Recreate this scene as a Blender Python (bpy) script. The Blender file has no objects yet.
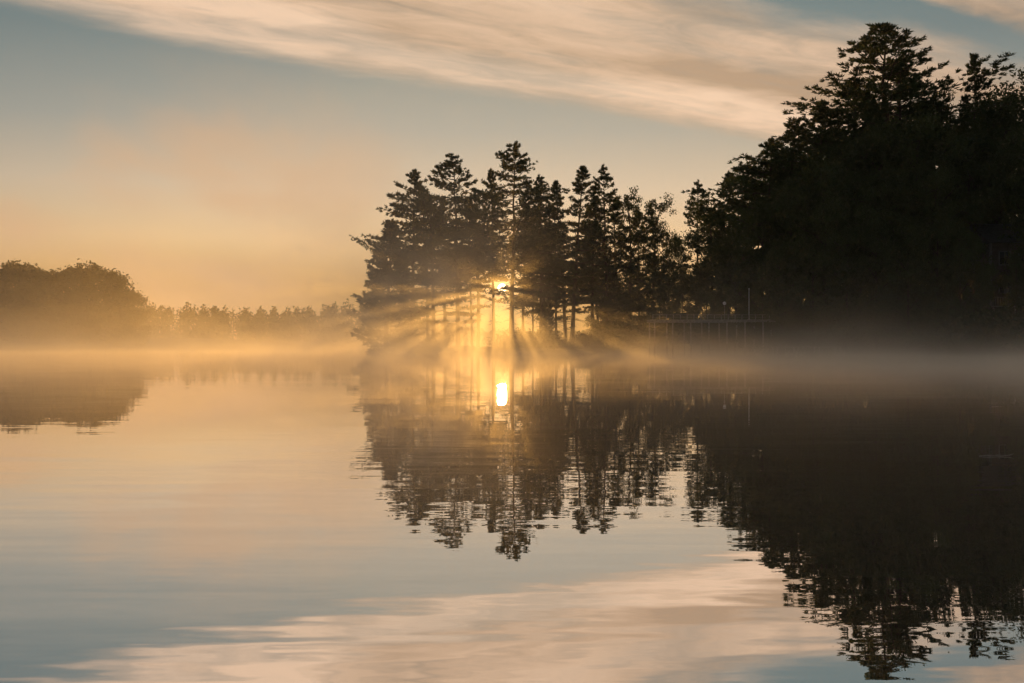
import bpy, math, random
import numpy as np
from mathutils import Vector

scene = bpy.context.scene
COL = scene.collection
R = math.radians
FPX = 1024 * 35.0 / 36.0          # focal length in pixels
CAM_Z = 1.5
HOR = 341.5
SUN_AZ, SUN_EL = R(-0.57), R(3.07)


def gx(px, Y):                     # ground x of a column of the photo at distance Y
    return (px - 512.0) / FPX * Y


def gz(py, Y):                     # height above the lake of a row of the photo at distance Y
    return CAM_Z + (HOR - py) / FPX * Y


# ------------------------------------------------------------------ nodes
class NT:
    def __init__(s, tree):
        s.t = tree

    def n(s, kind, **kw):
        nd = s.t.nodes.new(kind)
        for k, v in kw.items():
            setattr(nd, k, v)
        return nd

    def put(s, sock, v):
        if isinstance(v, bpy.types.NodeSocket):
            s.t.links.new(v, sock)
        elif isinstance(v, tuple) and len(v) == 3 and sock.type == 'RGBA':
            sock.default_value = (*v, 1)
        else:
            sock.default_value = v

    def m(s, op, a, b=None, c=None, clamp=False):
        nd = s.n('ShaderNodeMath', operation=op, use_clamp=clamp)
        s.put(nd.inputs[0], a)
        if b is not None: s.put(nd.inputs[1], b)
        if c is not None: s.put(nd.inputs[2], c)
        return nd.outputs[0]

    def add(s, a, b): return s.m('ADD', a, b)
    def sub(s, a, b): return s.m('SUBTRACT', a, b)
    def mul(s, a, b): return s.m('MULTIPLY', a, b)
    def div(s, a, b): return s.m('DIVIDE', a, b)
    def exp(s, a): return s.m('EXPONENT', a)

    def step(s, v, lo, hi, a=0.0, b=1.0, kind='SMOOTHSTEP'):
        nd = s.n('ShaderNodeMapRange', interpolation_type=kind)
        s.put(nd.inputs['Value'], v)
        for k, x in (('From Min', lo), ('From Max', hi), ('To Min', a), ('To Max', b)):
            s.put(nd.inputs[k], x)
        return nd.outputs[0]

    def xyz(s, x, y, z):
        nd = s.n('ShaderNodeCombineXYZ')
        for i, v in enumerate((x, y, z)): s.put(nd.inputs[i], v)
        return nd.outputs[0]

    def sep(s, v):
        nd = s.n('ShaderNodeSeparateXYZ')
        s.put(nd.inputs[0], v)
        return nd.outputs

    def noise(s, v, scale=1.0, detail=3.0, rough=0.5, dist=0.0, color=False):
        nd = s.n('ShaderNodeTexNoise')
        s.put(nd.inputs['Vector'], v)
        nd.inputs['Scale'].default_value = scale
        nd.inputs['Detail'].default_value = detail
        nd.inputs['Roughness'].default_value = rough
        nd.inputs['Distortion'].default_value = dist
        return nd.outputs['Color' if color else 0]

    def mix(s, f, a, b, mode='MIX'):
        nd = s.n('ShaderNodeMix', data_type='RGBA', blend_type=mode)
        s.put(nd.inputs[0], f)
        s.put(nd.inputs[6], a)
        s.put(nd.inputs[7], b)
        return nd.outputs[2]

    def ramp(s, f, stops):
        nd = s.n('ShaderNodeValToRGB')
        s.put(nd.inputs[0], f)
        e = nd.color_ramp.elements
        while len(e) < len(stops): e.new(0.5)
        for el, (p, c) in zip(e, stops):
            el.position = p
            el.color = (*c, 1)
        return nd.outputs[0]

    def gauss(s, coord, centre, width):
        d = s.div(s.sub(coord, centre), width)
        return s.exp(s.mul(s.mul(d, d), -1.0))


def mat(name, col, rough=0.8, var=0.35, scale=3.0, trans=0.0, spec=0.3, col2=None):
    m = bpy.data.materials.new(name)
    m.use_nodes = True
    t = NT(m.node_tree)
    b = m.node_tree.nodes['Principled BSDF']
    tc = t.n('ShaderNodeTexCoord').outputs['Object']
    nz = t.noise(tc, scale, 4, 0.6)
    c2 = col2 or tuple(c * (1 - var) for c in col)
    c1 = tuple(c * (1 + var) for c in col)
    t.put(b.inputs['Base Color'], t.mix(t.step(nz, 0.3, 0.7), c2, c1))
    b.inputs['Roughness'].default_value = rough
    b.inputs['Specular IOR Level'].default_value = spec
    if trans:
        out = m.node_tree.nodes['Material Output']
        tr = t.n('ShaderNodeBsdfTranslucent')
        tr.inputs[0].default_value = (col[0] * 2.2, col[1] * 2.0, col[2] * 1.2, 1)
        mx = t.n('ShaderNodeMixShader')
        mx.inputs[0].default_value = trans
        t.t.links.new(b.outputs[0], mx.inputs[1])
        t.t.links.new(tr.outputs[0], mx.inputs[2])
        t.t.links.new(mx.outputs[0], out.inputs['Surface'])
    return m


M = {
    'bark': mat('bark', (0.055, 0.042, 0.032), 0.9, 0.4, 2.5),
    'needles': mat('pine_needles', (0.035, 0.055, 0.022), 0.7, 0.35, 0.35, 0.3),
    'spruce': mat('spruce_needles', (0.026, 0.045, 0.024), 0.7, 0.35, 0.4, 0.22),
    'leaves': mat('leaves', (0.045, 0.062, 0.022), 0.7, 0.4, 0.35, 0.3),
    'far_leaves': mat('far_leaves', (0.06, 0.07, 0.03), 0.75, 0.4, 0.12, 0.25),
    'soil': mat('soil', (0.06, 0.05, 0.035), 0.95, 0.4, 0.7),
    'timber': mat('weathered_timber', (0.30, 0.28, 0.25), 0.85, 0.3, 4),
    'pale': mat('pale_paint', (0.7, 0.7, 0.68), 0.5, 0.06, 2),
    'trim': mat('grey_trim', (0.13, 0.13, 0.13), 0.7, 0.1, 3),
    'siding': mat('brown_siding', (0.09, 0.075, 0.06), 0.8, 0.2, 2),
    'roof': mat('roof_shingle', (0.06, 0.06, 0.06), 0.9, 0.25, 3),
    'ripple_streak': mat('pale_ripple', (0.26, 0.23, 0.2), 0.8, 0.2, 8),
    'stone': mat('shore_stone', (0.14, 0.13, 0.12), 0.9, 0.35, 1.3),
}
gl = bpy.data.materials.new('window_glass')
gl.use_nodes = True
gb = gl.node_tree.nodes['Principled BSDF']
gb.inputs['Base Color'].default_value = (0.02, 0.022, 0.025, 1)
gb.inputs['Roughness'].default_value = 0.06
gt = NT(gl.node_tree)
gt.put(gb.inputs['Roughness'], gt.step(gt.noise(gt.n('ShaderNodeTexCoord').outputs['Object'], 2.0), 0.3, 0.7, 0.04, 0.1))
M['glass'] = gl


# ------------------------------------------------------------------ mesh helpers
class MB:
    """collects vertices and faces of one mesh"""
    def __init__(s):
        s.v, s.f, s.n = [], [], 0

    def add(s, verts, faces):
        verts = np.asarray(verts, float).reshape(-1, 3)
        s.v.append(verts)
        s.f.append(np.asarray(faces, int) + s.n)
        s.n += len(verts)

    def box(s, lo, hi):
        x0, y0, z0 = lo
        x1, y1, z1 = hi
        s.add([(x0, y0, z0), (x1, y0, z0), (x1, y1, z0), (x0, y1, z0), (x0, y0, z1), (x1, y0, z1), (x1, y1, z1), (x0, y1, z1)],
              [(0, 3, 2, 1), (4, 5, 6, 7), (0, 1, 5, 4), (1, 2, 6, 5), (2, 3, 7, 6), (3, 0, 4, 7)])

    def tube(s, pts, rad, sides=6, cap=True):
        pts = np.asarray(pts, float)
        rad = np.broadcast_to(np.asarray(rad, float), (len(pts),))
        d = np.gradient(pts, axis=0)
        d /= np.linalg.norm(d, axis=1, keepdims=True) + 1e-9
        ref = np.array([0, 0, 1.0]) if abs(d[0][2]) < 0.8 else np.array([1.0, 0, 0])
        u = np.cross(d, ref)
        u /= np.linalg.norm(u, axis=1, keepdims=True) + 1e-9
        w = np.cross(d, u)
        a = np.linspace(0, 2 * math.pi, sides, endpoint=False)
        ring = pts[:, None, :] + rad[:, None, None] * (np.cos(a)[None, :, None] * u[:, None, :] + np.sin(a)[None, :, None] * w[:, None, :])
        n = len(pts)
        F = []
        for i in range(n - 1):
            for k in range(sides):
                k2 = (k + 1) % sides
                F.append((i * sides + k, i * sides + k2, (i + 1) * sides + k2, (i + 1) * sides + k))
        s.add(ring.reshape(-1, 3), F)

    def mesh(s, name, m, smooth=False):
        me = bpy.data.meshes.new(name)
        V = np.concatenate(s.v)
        loops, starts = [], []
        c = 0
        for f in s.f:
            k = f.shape[1]
            loops.append(f.reshape(-1))
            starts.append(c + np.arange(len(f)) * k)
            c += f.size
        loops, starts = np.concatenate(loops), np.concatenate(starts)
        me.vertices.add(len(V))
        me.vertices.foreach_set('co', V.reshape(-1))
        me.loops.add(len(loops))
        me.loops.foreach_set('vertex_index', loops)
        me.polygons.add(len(starts))
        me.polygons.foreach_set('loop_start', starts)
        me.update(calc_edges=True)
        me.validate()
        me.materials.append(m)
        if smooth:
            me.polygons.foreach_set('use_smooth', np.ones(len(me.polygons), bool))
        return me

    def build(s, name, m, parent=None, smooth=False):
        return link(name, s.mesh(name, m, smooth), parent)


def link(name, data, parent=None):
    o = bpy.data.objects.new(name, data)
    COL.objects.link(o)
    if parent: o.parent = parent
    return o


def tag(o, label=None, cat=None, group=None, kind=None):
    for k, v in (('label', label), ('category', cat), ('group', group), ('kind', kind)):
        if v: o[k] = v
    return o


def thing(name, loc, label, cat, group=None, rz=0.0, sc=1.0):
    o = link(name, None)
    o.location = loc
    o.rotation_euler = (0, 0, rz)
    o.scale = (sc, sc, sc) if not isinstance(sc, tuple) else sc
    return tag(o, label, cat, group)


# ------------------------------------------------------------------ trees
def blades(rng, centres, dirs, n, length, width, spread):
    """n thin leaf-like triangles round every centre, leaning along dirs"""
    c = np.repeat(centres, n, axis=0)
    d = np.repeat(dirs, n, axis=0) + rng.normal(0, spread, (len(c), 3))
    d /= np.linalg.norm(d, axis=1, keepdims=True) + 1e-9
    s = np.cross(d, rng.normal(0, 1, (len(c), 3)))
    s /= np.linalg.norm(s, axis=1, keepdims=True) + 1e-9
    L = length * rng.uniform(0.55, 1.25, (len(c), 1))
    W = width * rng.uniform(0.6, 1.3, (len(c), 1))
    a = c - d * L * 0.12
    V = np.stack([a - s * W * 0.35, c + d * L * 0.55 + s * W * 0.5, c + d * L, c + d * L * 0.45 - s * W * 0.5], 1)
    F = np.arange(len(c) * 4).reshape(-1, 4)
    return V.reshape(-1, 3), F


def curve_pts(p0, az, pitch0, pitch1, L, n, rng, wob=0.05):
    pts = [np.array(p0, float)]
    for i in range(n):
        t = (i + 0.5) / n
        pit = pitch0 + (pitch1 - pitch0) * t + rng.normal(0, wob)
        a = az + rng.normal(0, wob)
        pts.append(pts[-1] + L / n * np.array([math.cos(a) * math.cos(pit), math.sin(a) * math.cos(pit), math.sin(pit)]))
    return np.array(pts)


def trunk_pts(rng, H, lean=0.028, n=11):
    z = np.linspace(0, H, n)
    ax, ay = rng.normal(0, lean, 2)
    wx = np.cumsum(rng.normal(0, 0.006 * H, n)) * np.linspace(0, 1, n)
    wy = np.cumsum(rng.normal(0, 0.006 * H, n)) * np.linspace(0, 1, n)
    P = np.stack([ax * z + wx, ay * z + wy, z], 1)
    P[0, 2] = -0.8
    return P


def at_z(P, z):
    return np.array([np.interp(z, P[:, 2], P[:, 0]), np.interp(z, P[:, 2], P[:, 1]), z])


def make_pine(seed, H=30.0, bare=0.32, W=5.5, dens=1.0, taper=0.75, gap=0.12, whorl=0.95, irregular=0.35):
    """white pine: straight bole, tiers of near level limbs whose tips turn up"""
    rng = np.random.default_rng(seed)
    wood, crown = MB(), MB()
    P = trunk_pts(rng, H)
    wood.tube(P, np.interp(P[:, 2], [-1, 0, H], [0.46, 0.40, 0.03]) * (H / 30) ** 0.8, 8)
    for _ in range(24):                             # dead stubs on the bare bole
        z = rng.uniform(0.1, bare) * H
        wood.tube(curve_pts(at_z(P, z), rng.uniform(0, 6.28), -0.1, -0.3, rng.uniform(0.6, 2.4), 3, rng), [0.05, 0.04, 0.03, 0.015], 4)
    z = bare * H
    C, D = [], []
    side = rng.uniform(0, 6.28)
    while z < H - 0.25:
        t = (z - bare * H) / (H * (1 - bare))
        prof = (1 - t) ** taper * min(1.0, 0.55 + t * 3.0) * 0.97 + 0.03
        nb = rng.integers(3, 6) if t < 0.9 else 4
        a0 = rng.uniform(0, 6.28)
        for k in range(nb):
            if rng.random() < gap * (1.6 - t): continue
            az = a0 + k * 6.28 / nb + rng.normal(0, 0.25)
            L = W * prof * rng.uniform(1 - irregular * 1.3, 1 + irregular) * (1 + 0.18 * math.cos(az - side))
            if rng.random() < 0.06: L *= 1.3
            L = max(L, 0.35)
            p0 = -0.10 + 0.50 * t ** 1.6 + rng.normal(0, 0.08)
            p1 = 0.12 + 0.62 * t ** 1.3 + rng.normal(0, 0.1)
            n = 6
            bp = curve_pts(at_z(P, z + rng.uniform(-0.25, 0.25)), az, p0, p1, L, n, rng, 0.07)
            wood.tube(bp, np.linspace(0.085, 0.015, n + 1) * min(1.0, 0.35 + L / 6), 4)
            nt = max(5, int(L * 8.5 * dens))
            s = rng.uniform(0.28, 1.0, nt) ** 0.8
            idx = s * n
            base = np.stack([np.interp(idx, np.arange(n + 1), bp[:, j]) for j in range(3)], 1)
            dirn = bp[-1] - bp[0]
            dirn /= np.linalg.norm(dirn)
            lat = np.array([-math.sin(az), math.cos(az), 0])
            wid = 0.40 * L * (1.05 - np.abs(s - 0.6)) * rng.uniform(-1, 1, nt)
            off = lat[None] * wid[:, None] + dirn[None] * (np.abs(wid) * 0.5)[:, None]
            off[:, 2] += rng.uniform(-0.10, 0.20, nt) + 0.08 * np.abs(wid)
            C.append(base + off)
            dd = off * 0.6 + dirn[None] * 0.6 + np.array([0, 0, 0.30])[None]
            D.append(dd / (np.linalg.norm(dd, axis=1, keepdims=True) + 1e-9))
        z += whorl * rng.uniform(0.6, 1.35) * (1 - 0.35 * t)
    for dz_ in (-1.6, -1.1, -0.7, -0.35, 0.0):
        k_ = 3 + int(-dz_ * 4)
        q_ = np.tile(P[-1] + [0, 0, dz_], (k_, 1)) + rng.normal(0, 0.05 - dz_ * 0.16, (k_, 3)) * [1, 1, 0.5]
        C.append(q_)
        e_ = (q_ - P[-1]) * [1.2, 1.2, 0] + [0, 0, 0.5]
        D.append(e_ / np.linalg.norm(e_, axis=1, keepdims=True))
    V, F = blades(rng, np.concatenate(C), np.concatenate(D), 14, 0.46, 0.105, np.array([0.6, 0.6, 0.34]))
    crown.add(V, F)
    return wood.mesh('trunk', M['bark'], True), crown.mesh('crown', M['needles'])


def make_spruce(seed, H=16.0, W=4.6, bare=0.04, dens=1.0):
    rng = np.random.default_rng(seed)
    wood, crown = MB(), MB()
    P = trunk_pts(rng, H, 0.008)
    wood.tube(P, np.interp(P[:, 2], [-1, 0, H], [0.32, 0.27, 0.02]) * H / 16, 7)
    z = bare * H
    C, D = [], []
    while z < H - 0.15:
        t = (z / H - bare) / (1 - bare)
        nb = 6
        a0 = rng.uniform(0, 6.28)
        for k in range(nb):
            az = a0 + k * 6.28 / nb + rng.normal(0, 0.2)
            L = max(0.3, W * (1 - t) ** 0.85 * rng.uniform(0.6, 1.28) * min(1, 0.72 + t * 2.2))
            n = 5
            bp = curve_pts(at_z(P, z), az, -0.25 + 0.6 * t, 0.62 + 0.3 * t, L, n, rng, 0.06)
            wood.tube(bp, np.linspace(0.05, 0.01, n + 1), 4)
            nt = max(4, int(L * 7 * dens))
            s = rng.uniform(0.15, 1.0, nt)
            base = np.stack([np.interp(s * n, np.arange(n + 1), bp[:, j]) for j in range(3)], 1)
            lat = np.array([-math.sin(az), math.cos(az), 0])
            dirn = np.array([math.cos(az), math.sin(az), 0.25])
            wid = 0.24 * L * (1.1 - s) * rng.uniform(-1, 1, nt)
            off = lat[None] * wid[:, None] + dirn[None] * np.abs(wid)[:, None] * 0.7
            off[:, 2] += rng.uniform(-0.25, 0.1, nt)
            C.append(base + off)
            dd = off * 0.5 + dirn[None] * 0.9
            D.append(dd / (np.linalg.norm(dd, axis=1, keepdims=True) + 1e-9))
        z += 0.62 * rng.uniform(0.7, 1.3) * (1 - 0.4 * t)
    C.append(np.tile(P[-1], (3, 1)))
    D.append(np.tile([0, 0, 1.0], (3, 1)))
    V, F = blades(rng, np.concatenate(C), np.concatenate(D), 7, 0.5, 0.15, 0.38)
    crown.add(V, F)
    return wood.mesh('trunk', M['bark'], True), crown.mesh('crown', M['spruce'])


def make_broadleaf(seed, H=22.0, W=5.5, low=0.2, nclump=110, nleaf=80, leaf=0.32, mt='leaves', loose=1.0):
    rng = np.random.default_rng(seed)
    wood, crown = MB(), MB()
    fork = H * (low + 0.12)
    P = trunk_pts(rng, H * 0.82, 0.02)
    wood.tube(P, np.interp(P[:, 2], [-1, 0, H * 0.82], [0.45, 0.37, 0.05]) * H / 24, 7)
    lobes = []
    for k in range(11):
        t = (k + rng.uniform(0, 1)) / 11
        z = H * (low + 0.08 + (0.84 - low) * t)
        az = k * 2.4 + rng.normal(0, 0.4)
        rr = W * math.sin(math.pi * min(1, 0.18 + 0.74 * t)) ** 0.7 * rng.uniform(0.4, 0.8)
        c = at_z(P, min(z, H * 0.8)) * [1, 1, 0] + np.array([math.cos(az) * rr, math.sin(az) * rr, z])
        lr = W * rng.uniform(0.33, 0.5)
        c[2] = min(c[2], H - lr * 0.8)
        lobes.append((c, lr))
        b0 = at_z(P, max(fork * 0.8, min(z - rr * 0.7, H * 0.75)))
        mid = (b0 + c) / 2 + [0, 0, 0.12 * rr]
        wood.tube([b0, mid, c], [0.12 * H / 24, 0.07, 0.03], 5)
    top = P[-1] + [0, 0, H * 0.05]
    lobes.append((top, W * 0.4))
    cen, ext = [], []
    for i in range(nclump):
        c, lr = lobes[i % len(lobes)]
        d = rng.normal(0, 1, 3)
        d /= np.linalg.norm(d)
        p = c + d * lr * rng.uniform(0.45, 1.12) * np.array([1, 1, 0.8])
        p[2] = min(p[2], H)
        cen.append(p)
        ext.append(rng.uniform(0.55, 1.25) * W / 5.5 * loose)
        if rng.random() < 0.4:
            wood.tube([c, (c + p) / 2 + rng.normal(0, 0.12, 3), p], [0.04, 0.025, 0.012], 4)
    cen, ext = np.array(cen), np.array(ext)
    pos = np.repeat(cen, nleaf, axis=0) + rng.normal(0, 0.55, (nclump * nleaf, 3)) * np.repeat(ext, nleaf)[:, None] * [1, 1, 0.7]
    V, F = blades(rng, pos, rng.normal(0, 1, pos.shape), 1, leaf, leaf * 0.75, 0.3)
    crown.add(V, F)
    return wood.mesh('trunk', M['bark'], True), crown.mesh('crown', M[mt])


def make_shrub(seed, H=3.0, W=2.6, n=1500, leaf=0.3):
    rng = np.random.default_rng(seed)
    wood, crown = MB(), MB()
    cs = []
    for k in range(9):
        az = rng.uniform(0, 6.28)
        L = H * rng.uniform(0.6, 1.0)
        bp = curve_pts((rng.normal(0, 0.2), rng.normal(0, 0.2), -0.3), az, 1.2, 0.7, L, 4, rng, 0.12)
        wood.tube(bp, np.linspace(0.05, 0.012, 5), 4)
        cs += [bp[-1], bp[-2], bp[2]]
    for k in range(10):
        a = rng.uniform(0, 6.28)
        rr = W * rng.uniform(0.2, 0.75)
        cs.append(np.array([math.cos(a) * rr, math.sin(a) * rr, H * rng.uniform(0.12, 0.75)]))
    cs = np.array(cs)
    pos = cs[rng.integers(0, len(cs), n)] + rng.normal(0, 0.42, (n, 3)) * [W / 2.6, W / 2.6, H / 3.5]
    pos[:, 2] = np.abs(pos[:, 2])
    V, F = blades(rng, pos, rng.normal(0, 1, pos.shape) + [0, 0, 0.5], 1, leaf, leaf * 0.6, 0.3)
    crown.add(V, F)
    return wood.mesh('stem', M['bark']), crown.mesh('foliage', M['leaves'])


PINES = [
    make_pine(11, 31, 0.39, 10.2, 1.1, 0.9, 0.06, 1.0),
    make_pine(12, 30, 0.25, 8.2, 1.0, 0.95, 0.12, 1.05, 0.4),
    make_pine(13, 27, 0.25, 6.6, 1.0, 1.0, 0.10, 1.05),
    make_pine(14, 27, 0.24, 7.6, 0.95, 0.95, 0.16, 1.15, 0.45),
    make_pine(15, 35, 0.28, 12.0, 1.1, 0.8, 0.05, 1.1, 0.4),
    make_pine(16, 24, 0.22, 6.6, 1.1, 0.75, 0.12, 1.0, 0.4),
    make_pine(17, 29, 0.43, 8.6, 1.0, 0.85, 0.14, 1.1, 0.45),
    make_pine(18, 28, 0.33, 6.6, 1.0, 0.95, 0.12, 1.1, 0.4),
]
SPRUCES = [make_spruce(21, 17, 4.7), make_spruce(22, 15, 3.6)]
BROAD = [
    make_broadleaf(31, 22, 5.6),
    make_broadleaf(32, 20, 5.2, 0.10, 150, 85),
    make_broadleaf(33, 24, 4.6, 0.28, 100, 60, 0.30, loose=0.8),
    make_broadleaf(34, 18, 5.8, 0.02, 170, 85),
]
FAR = [make_broadleaf(41, 26, 9.0, -0.06, 230, 40, 0.9, 'far_leaves', 1.3), make_broadleaf(42, 24, 8.0, -0.08, 220, 40, 0.85, 'far_leaves', 1.3)]
SHRUBS = [make_shrub(51), make_shrub(52, 2.4, 3.0), make_shrub(53, 3.6, 2.2)]
HEIGHT = {}
for lib in (PINES, SPRUCES, BROAD, FAR, SHRUBS):
    for w, c in lib:
        HEIGHT[c.name] = max(v.co.z for v in c.vertices)


# ------------------------------------------------------------------ terrain
SHORE = [(-21.5, 143.5), (-19.5, 141.2), (-15, 140.2), (-8, 139.2), (0, 139), (8, 139.5), (14, 139), (19, 135), (24, 130), (30, 122), (36, 114),
         (44, 108), (56, 103), (75, 97), (110, 90), (190, 80)]
BACK = [(-21.5, 143.5), (-20, 148), (-12, 158), (0, 168), (14, 176), (26, 190), (40, 220), (70, 270), (190, 340)]


def land_h(x, y):
    """height of the peninsula: rises from its waterline, highest on the right bank"""
    f = np.interp(x, [p[0] for p in SHORE], [p[1] for p in SHORE], left=1e4)
    b = np.interp(x, [p[0] for p in BACK], [p[1] for p in BACK])
    d = np.minimum(y - f, b - y)
    d = np.minimum(d, (x + 21.5) * 0.6)
    hmax = np.interp(x, [-22, -10, 20, 36, 60, 120], [0.6, 0.45, 0.6, 4.0, 8.5, 11])
    bump = 0.18 * np.sin(x * 0.9 + y * 0.3) + 0.12 * np.sin(x * 2.1 - y * 1.3) + 0.2 * np.sin(y * 0.5)
    up = hmax * (1 - np.exp(-np.maximum(d, 0) / np.interp(x, [0, 60], [3.2, 11])))
    return np.where(d > 0, up + bump * np.clip(d / 3, 0, 1) + 0.05, -0.5 + 0.35 * np.clip(d, -6, 0))


def sheet(name, xs, ys, zf, m, label=None):
    X, Y = np.meshgrid(xs, ys)
    Z = zf(X, Y)
    V = np.stack([X, Y, Z], -1).reshape(-1, 3)
    nx, ny = len(xs), len(ys)
    i, j = np.meshgrid(np.arange(nx - 1), np.arange(ny - 1))
    a = (j * nx + i).reshape(-1)
    F = np.stack([a, a + 1, a + nx + 1, a + nx], 1)
    mb = MB()
    mb.add(V, F)
    return tag(mb.build(name, m, None, True), None, None, None, 'structure')


sheet('ground', np.concatenate([np.arange(-30, 60, 0.8), np.arange(60, 200, 3)]), np.arange(78, 342, 0.9), land_h, M['soil'])
sheet('lake_bed', np.linspace(-760, 760, 12), np.linspace(-60, 800, 8), lambda x, y: -3.2 + 0 * x, M['soil'])


def far_h(x, y):
    d = np.minimum(y - (318 + 6 * np.sin(x * 0.05)), -(x + 118 - (y - 320) * 0.12))
    return np.where(d > 0, 3.2 * (1 - np.exp(-np.maximum(d, 0) / 12)), -0.6)


sheet('far_bank', np.arange(-440, -100, 4.0), np.arange(300, 440, 4.0), far_h, M['soil'])
sheet('distant_shore', np.arange(-760, 761, 20.0), np.arange(660, 801, 6.0),
      lambda x, y: np.where(y > 676 + 8 * np.sin(x * 0.02), 3.0 * (1 - np.exp(-(y - 670) / 30)), -0.5), M['soil'])


def ground_z(x, y):
    return float(land_h(np.array(float(x)), np.array(float(y))))


# ------------------------------------------------------------------ placing trees
rnd = random.Random(5)


def plant(name, lib, px, top, Y, label, cat, group=None, rz=None, sx=1.0, parts=('trunk', 'crown'), z=None, lean=0.0):
    """a tree standing at column px of the shore line, its tip at row top"""
    x = gx(px, Y)
    z0 = ground_z(x, Y) if z is None else z
    H = gz(top, Y) - z0
    s = H / HEIGHT[lib[1].name]
    o = thing(name, (x, Y, z0), label, cat, group, rnd.uniform(0, 6.28) if rz is None else rz, (s * sx, s * sx, s))
    if lean: o.rotation_euler = (0, lean, o.rotation_euler[2])
    link(parts[0], lib[0], o)
    link(parts[1], lib[1], o)
    return o


G1 = 'trees on the point of land in the lake'
P_, S_, B_ = PINES, SPRUCES, BROAD
island = [
    ('spruce_tree', S_[0], 386, 218, 146, 'broad feathery conifer at the open water end of the point, golden rimmed', 1.3, 0),
    ('pine_tree', P_[5], 411, 167, 153, 'loose topped pine rising just behind the feathery conifer at the end of the point', 0.95, 0),
    ('broadleaf_tree', B_[2], 434, 190, 150, 'dense dark round tree between the loose topped pine and the leaning pine', 1.0, 0),
    ('pine_tree', P_[6], 458, 150, 152, 'pine with long upswept arms leaning outward, next to the tallest pine', 1.0, -0.03),
    ('pine_tree', P_[7], 494, 168, 157, 'slim pine half hidden between the leaning pine and the tallest pine', 0.75, 0),
    ('pine_tree', P_[0], 511, 140, 148, 'tallest pine of the point, broad pointed crown beside the glowing sun', 1.0, 0),
    ('pine_tree', P_[1], 541, 172, 155, 'pine pressed against the far side of the tallest pine, shorter and ragged', 0.9, 0),
    ('pine_tree', P_[2], 566, 178, 158, 'thin pine close behind the narrow pine with a whorled spire', 0.9, 0),
    ('pine_tree', P_[2], 572, 167, 150, 'narrow pine with a whorled spire, first of the two spires after the tallest pine', 1.05, 0),
    ('pine_tree', P_[3], 607, 163, 149, 'sparse pine with open level tiers, the taller of the two spires', 0.85, 0),
    ('broadleaf_tree', B_[2], 630, 187, 153, 'open crowned tree on a slender bare trunk next to the sparse tiered pine', 0.85, 0),
    ('broadleaf_tree', B_[2], 652, 192, 150, 'wide open crowned tree sloping down towards the dark round tree', 0.95, 0),
    ('broadleaf_tree', B_[0], 664, 216, 146, 'dark dense round tree standing lower than its neighbours at the neck of the point', 0.62, 0),
    ('pine_tree', P_[3], 696, 178, 148, 'round tipped pine standing alone in the dip before the high bank', 0.8, 0),
    ('pine_tree', P_[2], 600, 205, 164, 'short thin pine seen through the trunks behind the sparse tiered pine', 0.9, 0),
    ('pine_tree', P_[1], 523, 190, 163, 'ragged pine behind the trunk of the tallest pine', 0.8, 0),
    ('pine_tree', P_[5], 556, 205, 161, 'lower bushy pine filling the gap before the whorled spire', 0.75, 0),
    ('pine_tree', P_[0], 472, 196, 157, 'broad pine filling the space behind the leaning pine', 0.62, 0),
    ('pine_tree', P_[5], 446, 196, 160, 'bushy pine behind the dense dark round tree', 0.9, 0),
    ('broadleaf_tree', B_[2], 592, 215, 160, 'thin leaved tree between the two spires, standing behind them', 0.9, 0),
    ('pine_tree', P_[2], 621, 200, 160, 'slim pine peeping over the shoulder of the sparse tiered pine', 1.0, 0),
    ('pine_tree', P_[5], 640, 208, 158, 'bushy pine behind the two open crowned trees', 0.8, 0),
    ('broadleaf_tree', B_[0], 678, 232, 150, 'round tree in the dip between the dark round tree and the round tipped pine', 0.6, 0),
    ('spruce_tree', S_[1], 548, 296, 155, 'young conifer under the tallest pine and its ragged neighbour', 1.0, 0),
    ('spruce_tree', S_[1], 612, 262, 156, 'young conifer beneath the sparse tiered pine', 1.1, 0),
    ('pine_tree', P_[6], 428, 184, 160, 'pine showing its tip above the dense dark round tree', 0.8, 0),
    ('pine_tree', P_[6], 478, 186, 162, 'pine at the back, its tip low between the leaning pine and the tallest pine', 0.9, 0),
    ('pine_tree', P_[2], 593, 196, 156, 'slender pine wedged between the two spires', 0.9, 0),
    ('broadleaf_tree', B_[0], 533, 236, 160, 'dark leafy tree at the back under the ragged pines', 0.7, 0),
    ('pine_tree', P_[1], 546, 200, 165, 'ragged pine standing at the back between the tallest pine and the spires', 0.9, 0),
]
for nm, lib, px, top, Y, lab, sx, ln in island:
    plant(nm, lib, px, top, Y, lab, nm.split('_')[0] + ' tree', G1, sx=sx, lean=ln)

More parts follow.
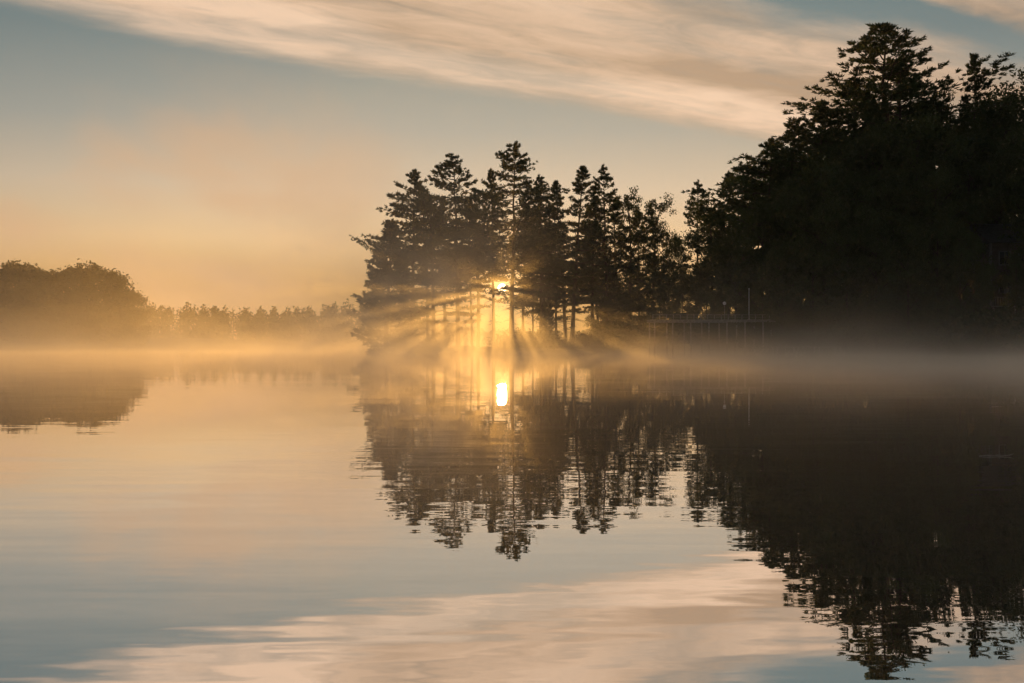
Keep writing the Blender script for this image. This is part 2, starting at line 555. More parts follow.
G2 = 'trees on the high dark bank'
dark = 'black tree merged with its neighbours in the dark mass of the high bank'
bank = [
    ('pine_tree', P_[4], 877, 18, 126, 'tallest tree of the picture, broad old pine with layered arms on the high bank', 1.5),
    ('pine_tree', P_[5], 903, 55, 128, 'pine crowding the far shoulder of the tallest old pine', 1.2),
    ('pine_tree', P_[3], 848, 72, 124, 'pine with open level arms under the near shoulder of the tallest old pine', 1.2),
    ('broadleaf_tree', B_[2], 938, 80, 126, 'loose crowned tree in the notch beside the slim spire on the high bank', 0.7),
    ('pine_tree', P_[2], 961, 50, 122, 'slim spire rising from the notch beyond the tallest old pine', 0.75),
    ('broadleaf_tree', B_[0], 994, 74, 122, 'round topped tree with holes of sky on the high bank beyond the slim spire', 1.05),
    ('broadleaf_tree', B_[0], 1022, 62, 122, 'round topped tree cut by the edge of the picture', 0.9),
    ('pine_tree', P_[4], 816, 98, 124, 'spreading pine on the slope stepping down from the open armed pine', 0.9),
    ('pine_tree', P_[5], 789, 116, 128, 'bushy pine on the slope above the covered dock', 1.15),
    ('pine_tree', P_[5], 766, 136, 126, 'rounded pine on the slope between the bushy pine and the lowest slope tree', 1.2),
    ('broadleaf_tree', B_[2], 748, 152, 130, 'thin leaved tree on the slope with sky showing through its side', 1.15),
    ('pine_tree', P_[1], 728, 168, 136, 'ragged pine at the foot of the slope where the bank meets the point', 1.1),
    ('broadleaf_tree', B_[0], 712, 190, 134, 'lowest slope tree, speckled with sky, beside the round tipped pine', 0.85),
]
RZ = {877: 3.1, 816: 2.2, 848: 0.6, 961: 1.0}
for nm, lib, px, top, Y, lab, sx in bank:
    plant(nm, lib, px, top, Y, lab, nm.split('_')[0] + ' tree', G2, sx=sx, rz=RZ.get(px))
for px, top, Y, k, sx in [(735, 228, 122, 1, 0.8), (762, 200, 118, 3, 0.85), (792, 172, 117, 1, 0.85), (822, 150, 115, 3, 0.8), (850, 130, 117, 0, 0.85),
                          (880, 118, 116, 1, 0.9), (910, 112, 115, 3, 0.8), (940, 116, 114, 0, 0.9), (968, 110, 118, 1, 0.8),
                          (800, 140, 140, 1, 0.9), (838, 120, 142, 0, 1.0), (872, 108, 145, 1, 0.9), (906, 100, 146, 0, 0.9), (934, 104, 142, 3, 0.8), (976, 100, 140, 1, 0.9), (1004, 104, 138, 0, 0.9), (760, 178, 142, 3, 0.8), (720, 225, 142, 1, 0.8), (950, 236, 122, 3, 0.9), (978, 226, 126, 1, 0.9), (1008, 222, 126, 3, 0.9), (1034, 230, 124, 1, 0.9), (922, 240, 120, 3, 0.9), (986, 262, 105, 3, 0.55), (1016, 250, 106, 1, 0.6),
                          (826, 186, 112, 1, 0.85), (862, 176, 112, 3, 0.8), (896, 168, 112, 1, 0.85), (930, 166, 111, 3, 0.8),
                          (1022, 118, 112, 3, 0.8), (1052, 90, 116, 1, 0.9), (780, 238, 113, 3, 0.75), (812, 232, 111, 1, 0.8), (846, 225, 110, 3, 0.75),
                          (876, 218, 109, 1, 0.8), (908, 214, 108, 3, 0.75), (938, 208, 108, 1, 0.8), (962, 220, 106, 3, 0.6), (1050, 190, 104, 1, 0.8)]:
    plant('broadleaf_tree', B_[k], px, top, Y, dark, 'broadleaf tree', 'indistinct trees of the dark bank', sx=sx)

shr = 'low dark bush in the bushy fringe along the foggy shore'
k = 0
for px in list(range(398, 700, 14)):
    Y = 142.5 + 3 * rnd.random() - max(0, (gx(px, 141) - 10) * 0.45)
    if 510 > px > 446: continue
    top = (318 if px > 600 else 331) + rnd.uniform(-6, 5)
    plant('shrub', SHRUBS[k % 3], px, top, Y, shr, 'shrub', 'bushes along the shore', sx=rnd.uniform(0.8, 1.3), parts=('stem', 'foliage'))
    k += 1
for px in range(640, 1060, 16):
    x = gx(px, 115)
    Y = float(np.interp(x, [p[0] for p in SHORE], [p[1] for p in SHORE])) + 3.0
    plant('shrub', SHRUBS[k % 3], px * 1.0, rnd.uniform(300, 318), Y, shr, 'shrub', 'bushes along the shore', sx=rnd.uniform(1.0, 1.5), parts=('stem', 'foliage'))
    k += 1

# taller scrub under the trees at the neck of the point
for px, top, Y in [(602, 292, 147), (622, 290, 148), (640, 282, 146), (662, 270, 143), (684, 268, 138), (706, 262, 134), (728, 268, 128)]:
    plant('broadleaf_tree', B_[3], px, top, Y, 'low scrubby tree under the taller trunks at the neck of the point', 'broadleaf tree', 'scrub under the trees', sx=0.9)

# bank across the bay, fading into the fog
far = [(-14, 262, 338, 0), (14, 258, 330, 1), (38, 262, 340, 0), (62, 266, 328, 1), (88, 259, 334, 0), (110, 266, 326, 1), (127, 286, 324, 0), (136, 306, 321, 1), (26, 284, 322, 1), (75, 288, 321, 0), (-34, 258, 334, 1)]
lab_far = ['hazy round tree on the bank across the bay, beyond the frame edge', 'hazy round tree at the frame edge on the bank across the bay',
           'hazy round tree beside the small notch in the far tree group', 'low hazy tree in the small notch of the far tree group',
           'tall hazy dome tree beyond the notch, highest of its side of the far group', 'hazy tree on the shoulder of the far group before it steps down',
           'hazy tree stepping down at the end of the far group', 'lowest hazy tree closing the far group beside the open water',
           'hazy lower tree in front of the far group near the frame edge', 'hazy lower tree standing in front of the notch of the far group',
           'hazy round tree on the bank across the bay, beyond the frame edge']
for (px, top, Y, kk), lab in zip(far, lab_far):
    plant('broadleaf_tree', FAR[kk], px, top, Y, lab, 'broadleaf tree', 'trees on the bank across the bay', z=float(far_h(np.array(gx(px, Y)), np.array(float(Y)))) - 0.3, sx=1.05)

# the distant wood: one mass
rw = np.random.default_rng(77)
wd = MB()
for i in range(760):
    x = rw.uniform(-520, 420)
    Y = rw.uniform(686, 740)
    if x < -70: H = rw.uniform(25, 32) * (0.93 + 0.07 * math.sin(x * 0.045))
    else: H = rw.uniform(7, 10) + max(0, -20 - x) * 0.25
    r = rw.uniform(3.5, 6)
    wd.tube([(x, Y, 0), (x, Y, H * 0.8)], [0.4, 0.1], 5)
    n = 200
    u = rw.normal(0, 1, (n, 3))
    u /= np.linalg.norm(u, axis=1, keepdims=True)
    pos = np.array([x, Y, H * 0.46]) + u * np.array([r, r, H * 0.52]) * rw.uniform(0.6, 1.0, (n, 1)) * np.where(u[:, 2:] > 0, 1 - 0.35 * u[:, 2:], 1) ** np.array([1, 1, 0])
    V, F = blades(rw, pos, rw.normal(0, 1, pos.shape), 1, 1.8, 1.5, 0.3)
    wd.add(V, F)
tag(wd.build('forest', M['far_leaves']), 'pale band of distant wood fading into golden fog', 'forest', None, 'stuff')


# ------------------------------------------------------------------ things by the shore
def tube_obj(name, pts, rad, m, parent=None, sides=8):
    b = MB()
    b.tube(pts, rad, sides)
    return b.build(name, m, parent, True)


def box_obj(name, lo, hi, m, parent=None):
    b = MB()
    b.box(lo, hi)
    o = b.build(name, m, parent)
    bv = o.modifiers.new('bevel', 'BEVEL')
    bv.width = 0.015
    bv.segments = 2
    return o


DY = 113.0
dx0, dx1 = gx(652, DY), gx(784, DY)
dz = gz(319.5, DY)
dock = thing('boat_dock', (dx0, DY, 0), 'covered boat dock on slender posts with a railed flat top', 'dock')
LEN = dx1 - dx0
b = MB()
npl = 30
for i in range(npl):
    b.box((i * LEN / npl, -0.1, dz - 0.06), ((i + 0.93) * LEN / npl, 4.6, dz))
b.build('deck', M['timber'], dock)
b = MB()
b.box((0.02, 0.05, dz - 0.3), (LEN - 0.05, 0.15, dz - 0.065))
b.box((0.02, 4.3, dz - 0.3), (LEN - 0.05, 4.4, dz - 0.065))
b.build('beam', M['timber'], dock)
for i in range(8):
    x = 0.3 + i * (LEN - 0.6) / 7
    for y in (0.1, 4.35):
        tube_obj('post', [(x, y, -2.0), (x + 0.02, y, 1.5), (x, y, dz - 0.3)], 0.085, M['timber'], dock, 7)
b = MB()
for i in range(20):
    x = 0.1 + i * (LEN - 0.2) / 19
    b.box((x - 0.035, 0.0, dz + 0.003), (x + 0.035, 0.07, dz + 0.5))
b.box((0.05, -0.02, dz + 0.50), (LEN - 0.05, 0.1, dz + 0.56))
b.box((0.05, 0.02, dz + 0.25), (LEN - 0.05, 0.055, dz + 0.29))
b.build('railing', M['timber'], dock)
b = MB()
for i in range(16):
    b.box((LEN * 0.45 + i * LEN * 0.53 / 16, 0.3, 0.55), (LEN * 0.45 + (i + 0.93) * LEN * 0.53 / 16, 4.2, 0.6))
b.build('lower_deck', M['timber'], dock)

fp = thing('flagpole', (gx(749, DY + 1.5), DY + 1.5, dz), 'bare pale flagpole standing on the covered dock', 'flagpole')
ph = gz(289, DY) - dz
tube_obj('pole', [(0, 0, 0), (0, 0, ph * 0.5), (0, 0, ph)], [0.06, 0.05, 0.035], M['pale'], fp)
b = MB()
a = [(0, 0, ph - 0.02), (0, 0, ph + 0.03), (0, 0, ph + 0.09), (0, 0, ph + 0.15), (0, 0, ph + 0.17)]
b.tube(a, [0.01, 0.06, 0.08, 0.05, 0.005], 10)
b.build('ball', M['pale'], fp, True)
tube_obj('base', [(0, 0, 0.0), (0, 0, 0.08), (0, 0, 0.14)], [0.14, 0.14, 0.065], M['pale'], fp, 10)

lp = thing('post_lamp', (gx(724.5, DY + 1.0), DY + 1.0, dz), 'unlit pale globe lamp on a thin post above the covered dock', 'lamp')
lh = gz(303, DY) - dz
tube_obj('post', [(0, 0, 0), (0, 0, lh - 0.2)], [0.04, 0.03], M['timber'], lp)
b = MB()
t = np.linspace(0.05, math.pi - 0.05, 9)
b.tube(np.stack([0 * t, 0 * t, lh - 0.2 * np.cos(t)], 1), 0.2 * np.sin(t), 12)
b.build('globe', M['pale'], lp, True)

# low landing stage
LY = 104.0
lx0, lx1 = gx(776, LY), gx(842, LY)
st = thing('landing_stage', (lx0, LY, 0), 'low plank landing stage lying just above the water beyond the end of the covered dock', 'dock')
zl = 0.95
b = MB()
for i in range(24):
    b.box((i * (lx1 - lx0) / 24, 0, zl - 0.05), ((i + 0.92) * (lx1 - lx0) / 24, 1.8, zl))
b.build('deck', M['timber'], st)
for i in range(4):
    for y in (0.1, 1.7):
        x = 0.15 + i * (lx1 - lx0 - 0.3) / 3
        tube_obj('post', [(x, y, -2), (x, y, zl - 0.052)], 0.08, M['timber'], st, 7)

# house among the trees
HY = 112.0
hx = gx(1005, HY)
hz = ground_z(hx, HY + 3) - 0.2
ho = thing('house', (hx, HY, hz), 'dim two storey house with pale corner boards, half hidden in dark trees', 'house')
W_, D_, Hh = 8.6, 7.5, gz(243, HY) - hz
b = MB()
b.box((-1.6 - 0, 0, 0), (-1.6 + W_, D_, Hh))
b.build('wall', M['siding'], ho)
b = MB()
rx0, rx1 = -2.1, -1.1 + W_
b.add([(rx0, -0.6, Hh + 0.01), (rx1, -0.6, Hh + 0.01), (rx1, D_ + 0.6, Hh + 0.01), (rx0, D_ + 0.6, Hh + 0.01), (rx0, D_ / 2, Hh + 2.6), (rx1, D_ / 2, Hh + 2.6)],
      [(0, 1, 5, 4), (2, 3, 4, 5)])
b.add([(rx0, -0.6, Hh + 0.01), (rx0, D_ / 2, Hh + 2.6), (rx0, D_ + 0.6, Hh + 0.01)], [(0, 1, 2)])
b.add([(rx1, -0.6, Hh + 0.01), (rx1, D_ + 0.6, Hh + 0.01), (rx1, D_ / 2, Hh + 2.6)], [(0, 1, 2)])
b.add([(rx0, -0.6, Hh + 0.01), (rx0, D_ + 0.6, Hh + 0.01), (rx1, D_ + 0.6, Hh + 0.01), (rx1, -0.6, Hh + 0.01)], [(0, 1, 2, 3)])
b.build('roof', M['roof'], ho)
for x in (-1.6, -1.6 + W_):
    box_obj('corner_board', (x - 0.12, -0.04, 0.1), (x + 0.12, 0.2, Hh - 0.02), M['trim'], ho)
for x, z in [(-0.6, Hh - 2.4), (1.6, Hh - 2.4), (4.2, Hh - 2.4), (-0.6, Hh - 5.6), (4.2, Hh - 5.6)]:
    b = MB()
    b.box((x - 0.12, -0.05, z - 0.12), (x + 1.22, 0.02, z))
    b.box((x - 0.12, -0.05, z + 1.4), (x + 1.22, 0.02, z + 1.52))
    b.box((x - 0.12, -0.05, z + 0.002), (x, 0.02, z + 1.398))
    b.box((x + 1.1, -0.05, z + 0.002), (x + 1.22, 0.02, z + 1.398))
    b.box((x + 0.52, -0.04, z + 0.002), (x + 0.58, 0.015, z + 1.398))
    w = b.build('window', M['trim'], ho)
    box_obj('pane', (x + 0.003, -0.02, z + 0.003), (x + 1.097, 0.01, z + 1.397), M['glass'], w)
zd = gz(306, HY - 2) - hz
b = MB()
for i in range(20):
    b.box((-2.6 + i * 0.4, -2.6, zd - 0.05), (-2.6 + i * 0.4 + 0.37, -0.06, zd))
b.build('deck', M['timber'], ho)
b = MB()
for i in range(30):
    x = -2.6 + i * 8.0 / 29.5
    b.box((x, -2.58, zd + 0.003), (x + 0.05, -2.53, zd + 0.9))
b.box((-2.65, -2.62, zd + 0.903), (5.45, -2.49, zd + 0.97))
b.build('railing', M['trim'], ho)
for x in (-2.4, 0.0, 2.6, 5.2):
    tube_obj('post', [(x, -2.3, -2.5), (x, -2.3, zd - 0.052)], 0.09, M['timber'], ho, 7)

# thin pale sticks added to stand in for a streak of ripple on the near water
tw = MB()
TY = 13.0
x0 = gx(979, TY)
tw.tube([(x0, TY, 0.004), (x0 + 0.12, TY + 0.012, 0.012), (x0 + 0.26, TY - 0.01, 0.006), (x0 + 0.40, TY + 0.015, 0.014), (x0 + 0.47, TY + 0.03, 0.03)], [0.006, 0.009, 0.008, 0.006, 0.002], 6)
tw.tube([(x0 + 0.2, TY, 0.008), (x0 + 0.25, TY + 0.05, 0.012), (x0 + 0.33, TY + 0.08, 0.02)], [0.005, 0.004, 0.002], 5)
tag(tw.build('ripple_streak', M['ripple_streak'], None, True), 'pale streak of ripple on the dark smooth water, modelled as a thin stick', 'ripple_streak')

# stones along the tip of the point
rs = np.random.default_rng(9)
for i, (px, Y, sz) in enumerate([(371, 141.8, 0.55), (378, 141.0, 0.8), (388, 140.6, 0.5), (402, 140.0, 0.6), (438, 139.8, 0.45), (452, 139.2, 0.7), (483, 139.0, 0.5), (521, 138.8, 0.75), (540, 138.9, 0.5), (566, 138.9, 0.6), (604, 138.6, 0.55)]):
    b = MB()
    t = np.linspace(0.02, math.pi - 0.02, 8)
    b.tube(np.stack([0.06 * np.sin(3 * t), 0.05 * np.cos(2 * t), -0.6 * np.cos(t)], 1), np.sin(t) * (1 + 0.12 * np.sin(5 * t)), 9)
    V = b.v[0]
    V *= 1 + rs.normal(0, 0.05, V.shape)
    b.v[0] = V * [sz * 1.4, sz, sz] + [gx(px, Y), Y, 0.12]
    tag(b.build('boulder', M['stone'], None, True), 'dark stone at the misty waterline of the point', 'boulder', 'stones along the waterline of the point')

# fallen trunk reaching into the lake
fl = thing('fallen_trunk', (gx(556, 140.5), 140.5, 0.5), 'fallen dead trunk with stubs sloping from the point into the misty lake', 'dead tree', rz=0.5)
tube_obj('trunk', [(0, 0, 0.25), (1.6, -1.2, 0.1), (3.4, -2.6, -0.25), (5.0, -3.7, -0.7)], [0.2, 0.17, 0.13, 0.06], M['bark'], fl)
for q0, q1 in [((1.2, -0.9, 0.14), (1.5, -0.7, 1.0)), ((2.3, -1.75, 0.0), (2.9, -1.6, 0.9)), ((3.2, -2.4, -0.2), (3.2, -2.9, 0.7))]:
    tube_obj('branch', [q0, ((q0[0] + q1[0]) / 2 + 0.06, (q0[1] + q1[1]) / 2, (q0[2] + q1[2]) / 2), q1], [0.06, 0.04, 0.015], M['bark'], fl, 5)

# ------------------------------------------------------------------ lake
wm = bpy.data.materials.new('lake_water')
wm.use_nodes = True
t = NT(wm.node_tree)
wm.node_tree.nodes.remove(wm.node_tree.nodes['Principled BSDF'])
pos = t.n('ShaderNodeNewGeometry').outputs['Position']
px_, py_, pz_ = t.sep(pos)


def slope(sx, sy, detail, amp, ox=0.0):
    c = t.noise(t.xyz(t.add(t.mul(px_, sx), ox), t.mul(py_, sy), 0.0), 1.0, detail, 0.5, 0.3, True)
    v = t.n('ShaderNodeVectorMath', operation='SUBTRACT')
    t.put(v.inputs[0], c)
    v.inputs[1].default_value = (0.5, 0.5, 0.5)
    w = t.n('ShaderNodeVectorMath', operation='MULTIPLY')
    t.put(w.inputs[0], v.outputs[0])
    w.inputs[1].default_value = (amp * 0.18, amp, 0)
    return w.outputs[0]


breeze = t.step(t.noise(t.xyz(t.mul(px_, 0.05), t.mul(py_, 0.12), 3.0), 1.0, 2), 0.35, 0.68, 0.55, 1.3)
parts_ = [slope(0.62, 5.0, 1.0, 0.034), slope(0.3, 1.5, 1.0, 0.012, 3.0), slope(0.12, 0.5, 1.0, 0.008, 7.0), slope(5.0, 20.0, 0.0, 0.009, 5.0)]
acc = parts_[0]
for pr in parts_[1:]:
    v1 = t.n('ShaderNodeVectorMath', operation='ADD')
    t.put(v1.inputs[0], acc)
    t.put(v1.inputs[1], pr)
    acc = v1.outputs[0]
v2 = t.n('ShaderNodeVectorMath', operation='SCALE')
t.put(v2.inputs[0], v1.outputs[0])
t.put(v2.inputs['Scale'], t.mul(breeze, t.step(py_, 4.0, 22.0, 1.0, 0.45)))
v3 = t.n('ShaderNodeVectorMath', operation='ADD')
t.put(v3.inputs[0], v2.outputs[0])
v3.inputs[1].default_value = (0, 0, 1)
v4 = t.n('ShaderNodeVectorMath', operation='NORMALIZE')
t.put(v4.inputs[0], v3.outputs[0])
N = v4.outputs[0]
gl_ = t.n('ShaderNodeBsdfGlossy')
gl_.inputs['Color'].default_value = (0.94, 0.92, 0.92, 1)
gl_.inputs['Roughness'].default_value = 0.006
t.put(gl_.inputs['Normal'], N)
df = t.n('ShaderNodeBsdfDiffuse')
df.inputs['Color'].default_value = (0.05, 0.046, 0.038, 1)
fr = t.n('ShaderNodeFresnel')
fr.inputs['IOR'].default_value = 1.45
fac = t.step(fr.outputs[0], 0.0, 1.0, 0.88, 1.0, 'LINEAR')
mx = t.n('ShaderNodeMixShader')
t.put(mx.inputs[0], fac)
t.t.links.new(df.outputs[0], mx.inputs[1])
t.t.links.new(gl_.outputs[0], mx.inputs[2])
t.t.links.new(mx.outputs[0], wm.node_tree.nodes['Material Output'].inputs['Surface'])
b = MB()
b.add([(-750, -55, 0), (750, -55, 0), (750, 790, 0), (-750, 790, 0)], [(0, 1, 2, 3)])
tag(b.build('water', wm), None, None, None, 'structure')


# ------------------------------------------------------------------ air
def volume_mat(name, col, density, aniso, attr=''):
    m = bpy.data.materials.new(name)
    m.use_nodes = True
    nt = m.node_tree
    nt.nodes.remove(nt.nodes['Principled BSDF'])
    v = nt.nodes.new('ShaderNodeVolumePrincipled')
    v.inputs['Color'].default_value = (*col, 1)
    v.inputs['Density'].default_value = density
    v.inputs['Anisotropy'].default_value = aniso
    v.inputs['Density Attribute'].default_value = attr
    v.inputs['Color Attribute'].default_value = ''
    v.inputs['Temperature Attribute'].default_value = ''
    nt.links.new(v.outputs[0], nt.nodes['Material Output'].inputs['Volume'])
    if not attr:
        m.cycles.homogeneous_volume = True
    return m


hb = MB()
hb.box((-790, -70, -4.4), (790, 830, 60))
tag(hb.build('haze', volume_mat('haze_air', (0.95, 0.93, 0.9), 0.00008, 0.65)), None, None, None, 'stuff')


def fog(name, lo, hi, res, dens_fn, density, aniso, col, label):
    me = bpy.data.meshes.new(name)
    o = link(name, me)
    tag(o, label, 'mist', None, 'stuff')
    tr = bpy.data.node_groups.new(name, 'GeometryNodeTree')
    tr.interface.new_socket('Geometry', in_out='OUTPUT', socket_type='NodeSocketGeometry')
    g = NT(tr)
    p = g.n('GeometryNodeInputPosition').outputs[0]
    x, y, z = g.sep(p)
    d = dens_fn(g, p, x, y, z)
    vc = g.n('GeometryNodeVolumeCube')
    g.put(vc.inputs['Density'], d)
    vc.inputs['Min'].default_value = lo
    vc.inputs['Max'].default_value = hi
    for k, r in zip(('Resolution X', 'Resolution Y', 'Resolution Z'), res):
        vc.inputs[k].default_value = r
    sm = g.n('GeometryNodeSetMaterial')
    sm.inputs['Material'].default_value = volume_mat(name, col, density, aniso, 'density')
    out = g.n('NodeGroupOutput')
    tr.links.new(vc.outputs[0], sm.inputs[0])
    tr.links.new(sm.outputs[0], out.inputs[0])
    md = o.modifiers.new('mist', 'NODES')
    md.node_group = tr
    return o


def near_mist(g, p, x, y, z):
    """shallow mist lying on the near water, torn into patches, with curls lifting off it and
    taller wisps drifting off the point, thickest before the open trunks"""
    zz = g.m('MAXIMUM', z, 0.0)
    n0 = g.noise(g.xyz(g.mul(x, 0.035), g.mul(y, 0.022), 4.0), 1.0, 3, 0.5, 0.4)
    n1 = g.noise(g.xyz(g.mul(x, 0.08), g.mul(y, 0.04), g.mul(z, 0.14)), 1.0, 4, 0.55, 0.7)
    n2 = g.noise(g.xyz(g.mul(x, 0.28), g.mul(y, 0.12), g.mul(z, 0.33)), 1.0, 4, 0.6, 1.1)
    patch = g.step(g.add(g.mul(n0, 0.45), g.add(g.mul(n1, 0.35), g.mul(n2, 0.2))), 0.41, 0.59, 0.08, 1.35)
    h = g.step(n1, 0.34, 0.66, 0.30, 0.95)
    d = g.mul(g.exp(g.mul(g.div(zz, h), -1.0)), patch)
    curl = g.mul(g.exp(g.mul(zz, -1 / 1.5)), g.step(g.add(g.mul(n2, 0.55), g.mul(n1, 0.45)), 0.50, 0.66))
    curl = g.mul(g.mul(curl, CURL), g.step(y, 40.0, 85.0))
    d = g.mul(g.mul(g.add(d, curl), g.step(y, 6.0, 54.0)), g.step(x, 2.0, 26.0, LOW * 0.13, LOW))
    d = g.add(d, g.mul(g.exp(g.mul(zz, -0.9)), 0.0045))
    n = g.add(g.mul(n1, 0.5), g.mul(n2, 0.5))
    pw = g.step(n, 0.42, 0.60, 0.05, 1.5)
    pl = g.mul(g.gauss(x, -9.0, 9.0), g.mul(g.step(y, 42.0, 88.0), g.step(y, 144.0, 134.0)))
    pl = g.mul(g.mul(pl, g.step(z, 17.0, 3.0)), PLUME)
    ws = g.mul(g.exp(g.mul(zz, -1 / 3.2)), g.mul(g.step(y, 50.0, 100.0), WISP))
    ws = g.mul(ws, g.mul(g.step(x, 44.0, 16.0, 0.25, 1.0), g.step(x, -60.0, -14.0, 0.3, 1.0)))
    tall = g.mul(g.mul(g.add(pl, ws), pw), g.mul(g.step(z, 19.0, 12.0), g.step(y, 30.0, 45.0)))
    fade = g.mul(g.step(y, 161.0, 146.0), g.mul(g.step(x, -128.0, -100.0), g.step(x, 108.0, 85.0)))
    return g.mul(g.add(d, tall), fade)


LOW, CURL, PLUME, WISP = 0.060, 0.12, 0.0210, 0.0085


def far_mist(g, p, x, y, z):
    """fog bank over the far side of the bay"""
    zz = g.m('MAXIMUM', z, 0.0)
    n1 = g.noise(g.xyz(g.mul(x, 0.012), g.mul(y, 0.010), g.mul(z, 0.04)), 1.0, 4, 0.55, 0.5)
    n2 = g.noise(g.xyz(g.mul(x, 0.05), g.mul(y, 0.03), g.mul(z, 0.08)), 1.0, 3, 0.55, 0.5)
    patch = g.step(g.add(g.mul(n1, 0.6), g.mul(n2, 0.4)), 0.36, 0.66, 0.25, 1.0)
    low = g.mul(g.exp(g.mul(zz, -1 / 3.6)), patch)
    high = g.mul(g.exp(g.mul(zz, -1 / 14.0)), patch)
    near = g.mul(g.step(y, 380.0, 290.0), g.step(x, -70.0, -120.0))
    d = g.add(g.mul(low, g.step(y, 520.0, 260.0, 0.0005, 0.0035)), g.mul(high, g.step(near, 0.0, 1.0, 0.0001, 0.0070)))
    e = g.mul(g.step(y, 170.0, 200.0), g.step(z, 42.0, 24.0))
    e = g.mul(e, g.step(x, 160.0, 60.0, 0.15, 1.0))
    return g.mul(d, e)


fog('mist', (-130, 5, -0.25), (110, 162, 19), (170, 108, 77), near_mist, 1.0, 0.68, (0.98, 0.92, 0.82), 'low mist lying on the near water and drifting off the point')
fog('mist', (-520, 170, -0.3), (320, 720, 42), (150, 110, 30), far_mist, 1.0, 0.66, (0.98, 0.91, 0.80), 'fog bank over the far side of the bay')

# ------------------------------------------------------------------ sky and sun
w = bpy.data.worlds.new('World')
scene.world = w
w.use_nodes = True
t = NT(w.node_tree)
bg = w.node_tree.nodes['Background']
sky = t.n('ShaderNodeTexSky', sky_type='NISHITA')
sky.sun_disc = False
sky.sun_elevation = SUN_EL
sky.sun_rotation = SUN_AZ
sky.air_density = 1.0
sky.dust_density = 2.0
sky.ozone_density = 1.0
d = t.n('ShaderNodeTexCoord').outputs['Generated']
x, y, z = t.sep(d)
zc = t.m('MAXIMUM', z, 0.03)
cx, cy = t.div(x, zc), t.div(y, zc)
q = t.sub(cy, t.mul(cx, 0.7))
al = t.add(t.mul(cx, 0.82), t.mul(cy, 0.57))
n_big = t.noise(t.xyz(t.mul(al, 0.55), t.mul(q, 0.9), 1.3), 1.0, 5, 0.55, 0.4)
n_str = t.noise(t.xyz(t.mul(al, 0.75), t.mul(q, 2.5), 5.0), 1.0, 8, 0.52, 0.25)
n_fq = t.noise(t.xyz(t.mul(al, 3.0), t.mul(q, 5.0), 2.0), 1.0, 6, 0.6, 0.4)
q2 = t.add(t.add(q, t.mul(t.sub(n_fq, 0.5), 0.22)), t.add(t.mul(t.sub(n_big, 0.5), 0.9), t.mul(t.sub(n_str, 0.5), 0.3)))
band = t.mul(t.step(q2, 4.25, 3.85), t.step(q2, 2.22, 2.6))
band2 = t.mul(t.step(q2, 2.06, 1.9), t.step(q2, 0.2, 0.8))
cl = t.m('MAXIMUM', band, t.mul(band2, 0.9))
n_fin = t.noise(t.xyz(t.mul(al, 3.0), t.mul(q, 5.0), 8.0), 1.0, 8, 0.62, 0.9)
cl = t.mul(cl, t.step(t.add(t.mul(n_fin, 0.6), t.mul(n_str, 0.4)), 0.34, 0.56, 0.76, 1.0))
cl = t.mul(cl, t.step(n_str, 0.30, 0.60, 0.68, 1.0))
cl = t.mul(cl, t.step(y, -0.2, 0.3))
cn = t.step(t.noise(t.xyz(t.mul(al, 0.6), t.mul(q, 1.8), 11.5), 1.0, 7, 0.52, 0.3), 0.36, 0.64)
thick = t.add(t.mul(cn, 0.55), t.sub(t.mul(t.gauss(q2, 3.72, 0.30), 0.75), t.mul(t.gauss(q2, 3.12, 0.25), 0.25)))
thick = t.add(thick, t.add(t.mul(t.sub(n_str, 0.5), 0.6), t.mul(t.sub(n_fin, 0.5), 0.8)))
cloud_col = t.mix(t.m('ADD', thick, 0.08, clamp=True), (0.54, 0.36, 0.225), (0.96, 0.67, 0.455))
nis = t.mix(1.0, sky.outputs[0], (0.06, 0.06, 0.06), 'MULTIPLY')
el = t.div(z, t.m('SQRT', t.add(t.mul(x, x), t.mul(y, y))))
grad = t.ramp(t.mul(el, 2.0), [(0.0, (0.40, 0.20, 0.07)), (0.10, (0.63, 0.36, 0.14)), (0.2, (0.86, 0.60, 0.34)), (0.30, (0.71, 0.575, 0.42)),
                               (0.42, (0.42, 0.425, 0.375)), (0.58, (0.22, 0.285, 0.285)), (0.75, (0.13, 0.23, 0.25)), (1.0, (0.12, 0.20, 0.24))])
az = t.m('ARCTAN2', t.sub(x, math.sin(SUN_AZ)), t.m('MAXIMUM', y, 0.001))
side = t.gauss(az, 0.0, 0.85)
grad = t.mix(1.0, grad, t.mix(side, (0.42, 0.42, 0.46), (1.0, 1.0, 1.0)), 'MULTIPLY')
nclip = t.n('ShaderNodeVectorMath', operation='MINIMUM')
t.put(nclip.inputs[0], nis)
nclip.inputs[1].default_value = (0.7, 0.42, 0.17)
base = t.mix(0.82, nclip.outputs[0], grad)
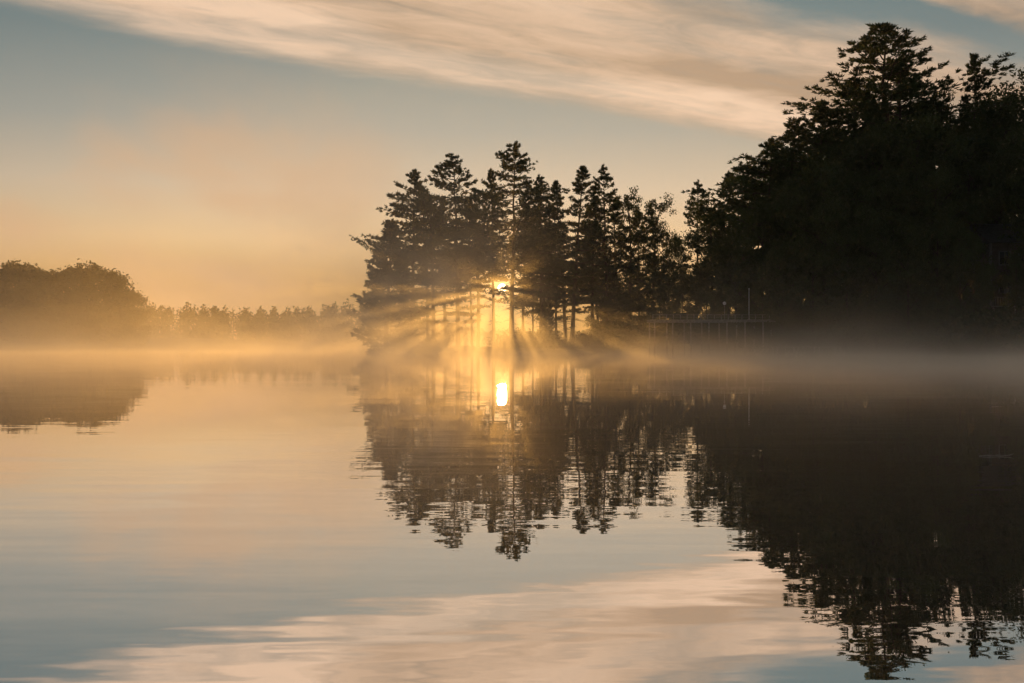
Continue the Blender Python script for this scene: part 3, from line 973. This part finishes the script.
# warm blush of thin high mist low on the open side
bl = t.noise(t.xyz(t.mul(x, 3.2), t.mul(z, 5.5), 2.0), 1.0, 4, 0.5, 0.6)
blm = t.mul(t.step(bl, 0.45, 0.66), t.mul(t.step(x, 0.0, -0.3), t.step(el, 0.30, 0.16)))
base = t.mix(t.mul(blm, 0.75), base, (0.68, 0.42, 0.24))
col = t.mix(t.mul(cl, 0.93), base, t.mix(1.0, cloud_col, t.mix(side, (0.45, 0.45, 0.5), (1.0, 1.0, 1.0)), 'MULTIPLY'))
# the disc of the sun itself
sv = (math.sin(SUN_AZ) * math.cos(SUN_EL), math.cos(SUN_AZ) * math.cos(SUN_EL), math.sin(SUN_EL))
dp = t.n('ShaderNodeVectorMath', operation='DOT_PRODUCT')
t.put(dp.inputs[0], d)
dp.inputs[1].default_value = sv
aur = t.exp(t.mul(t.m('ARCCOSINE', t.m('MINIMUM', dp.outputs['Value'], 1.0)), -1.0 / R(1.3)))
col = t.mix(1.0, col, t.mix(aur, (0, 0, 0), (1.5, 0.92, 0.36)), 'ADD')
disc = t.step(dp.outputs['Value'], math.cos(R(0.27)), math.cos(R(0.21)))
col = t.mix(1.0, col, t.mix(disc, (0, 0, 0), (12.0, 9.0, 5.0)), 'ADD')
t.put(bg.inputs['Color'], col)
bg.inputs['Strength'].default_value = 1.0

sl = bpy.data.lights.new('sun', 'SUN')
sl.energy = 2.8
sl.angle = R(0.5)
sl.color = (1.0, 0.50, 0.115)
so = link('sun', sl)
so.location = (0, 300, 200)
so.rotation_euler = Vector([-c for c in sv]).to_track_quat('-Z', 'Y').to_euler()

# ------------------------------------------------------------------ camera and render
cd = bpy.data.cameras.new('camera')
cd.lens = 35.0
cd.sensor_width = 36.0
cd.clip_start = 0.1
cd.clip_end = 5000.0
co = link('camera', cd)
co.location = (0, 0, CAM_Z)
co.rotation_euler = (R(90), 0, 0)
scene.camera = co

vs = scene.view_settings
vs.view_transform = 'Standard'
vs.look = 'None'
vs.exposure = 0.0
vs.gamma = 1.0
vs.use_curve_mapping = False
c = scene.cycles
c.max_bounces = 7
c.diffuse_bounces = 2
c.glossy_bounces = 3
c.transmission_bounces = 2
c.transparent_max_bounces = 4
c.volume_bounces = 3
c.volume_step_rate = 1.0
c.volume_max_steps = 256
c.use_denoising = True
c.use_adaptive_sampling = True
c.adaptive_threshold = 0.04
c.sample_clamp_indirect = 6.0
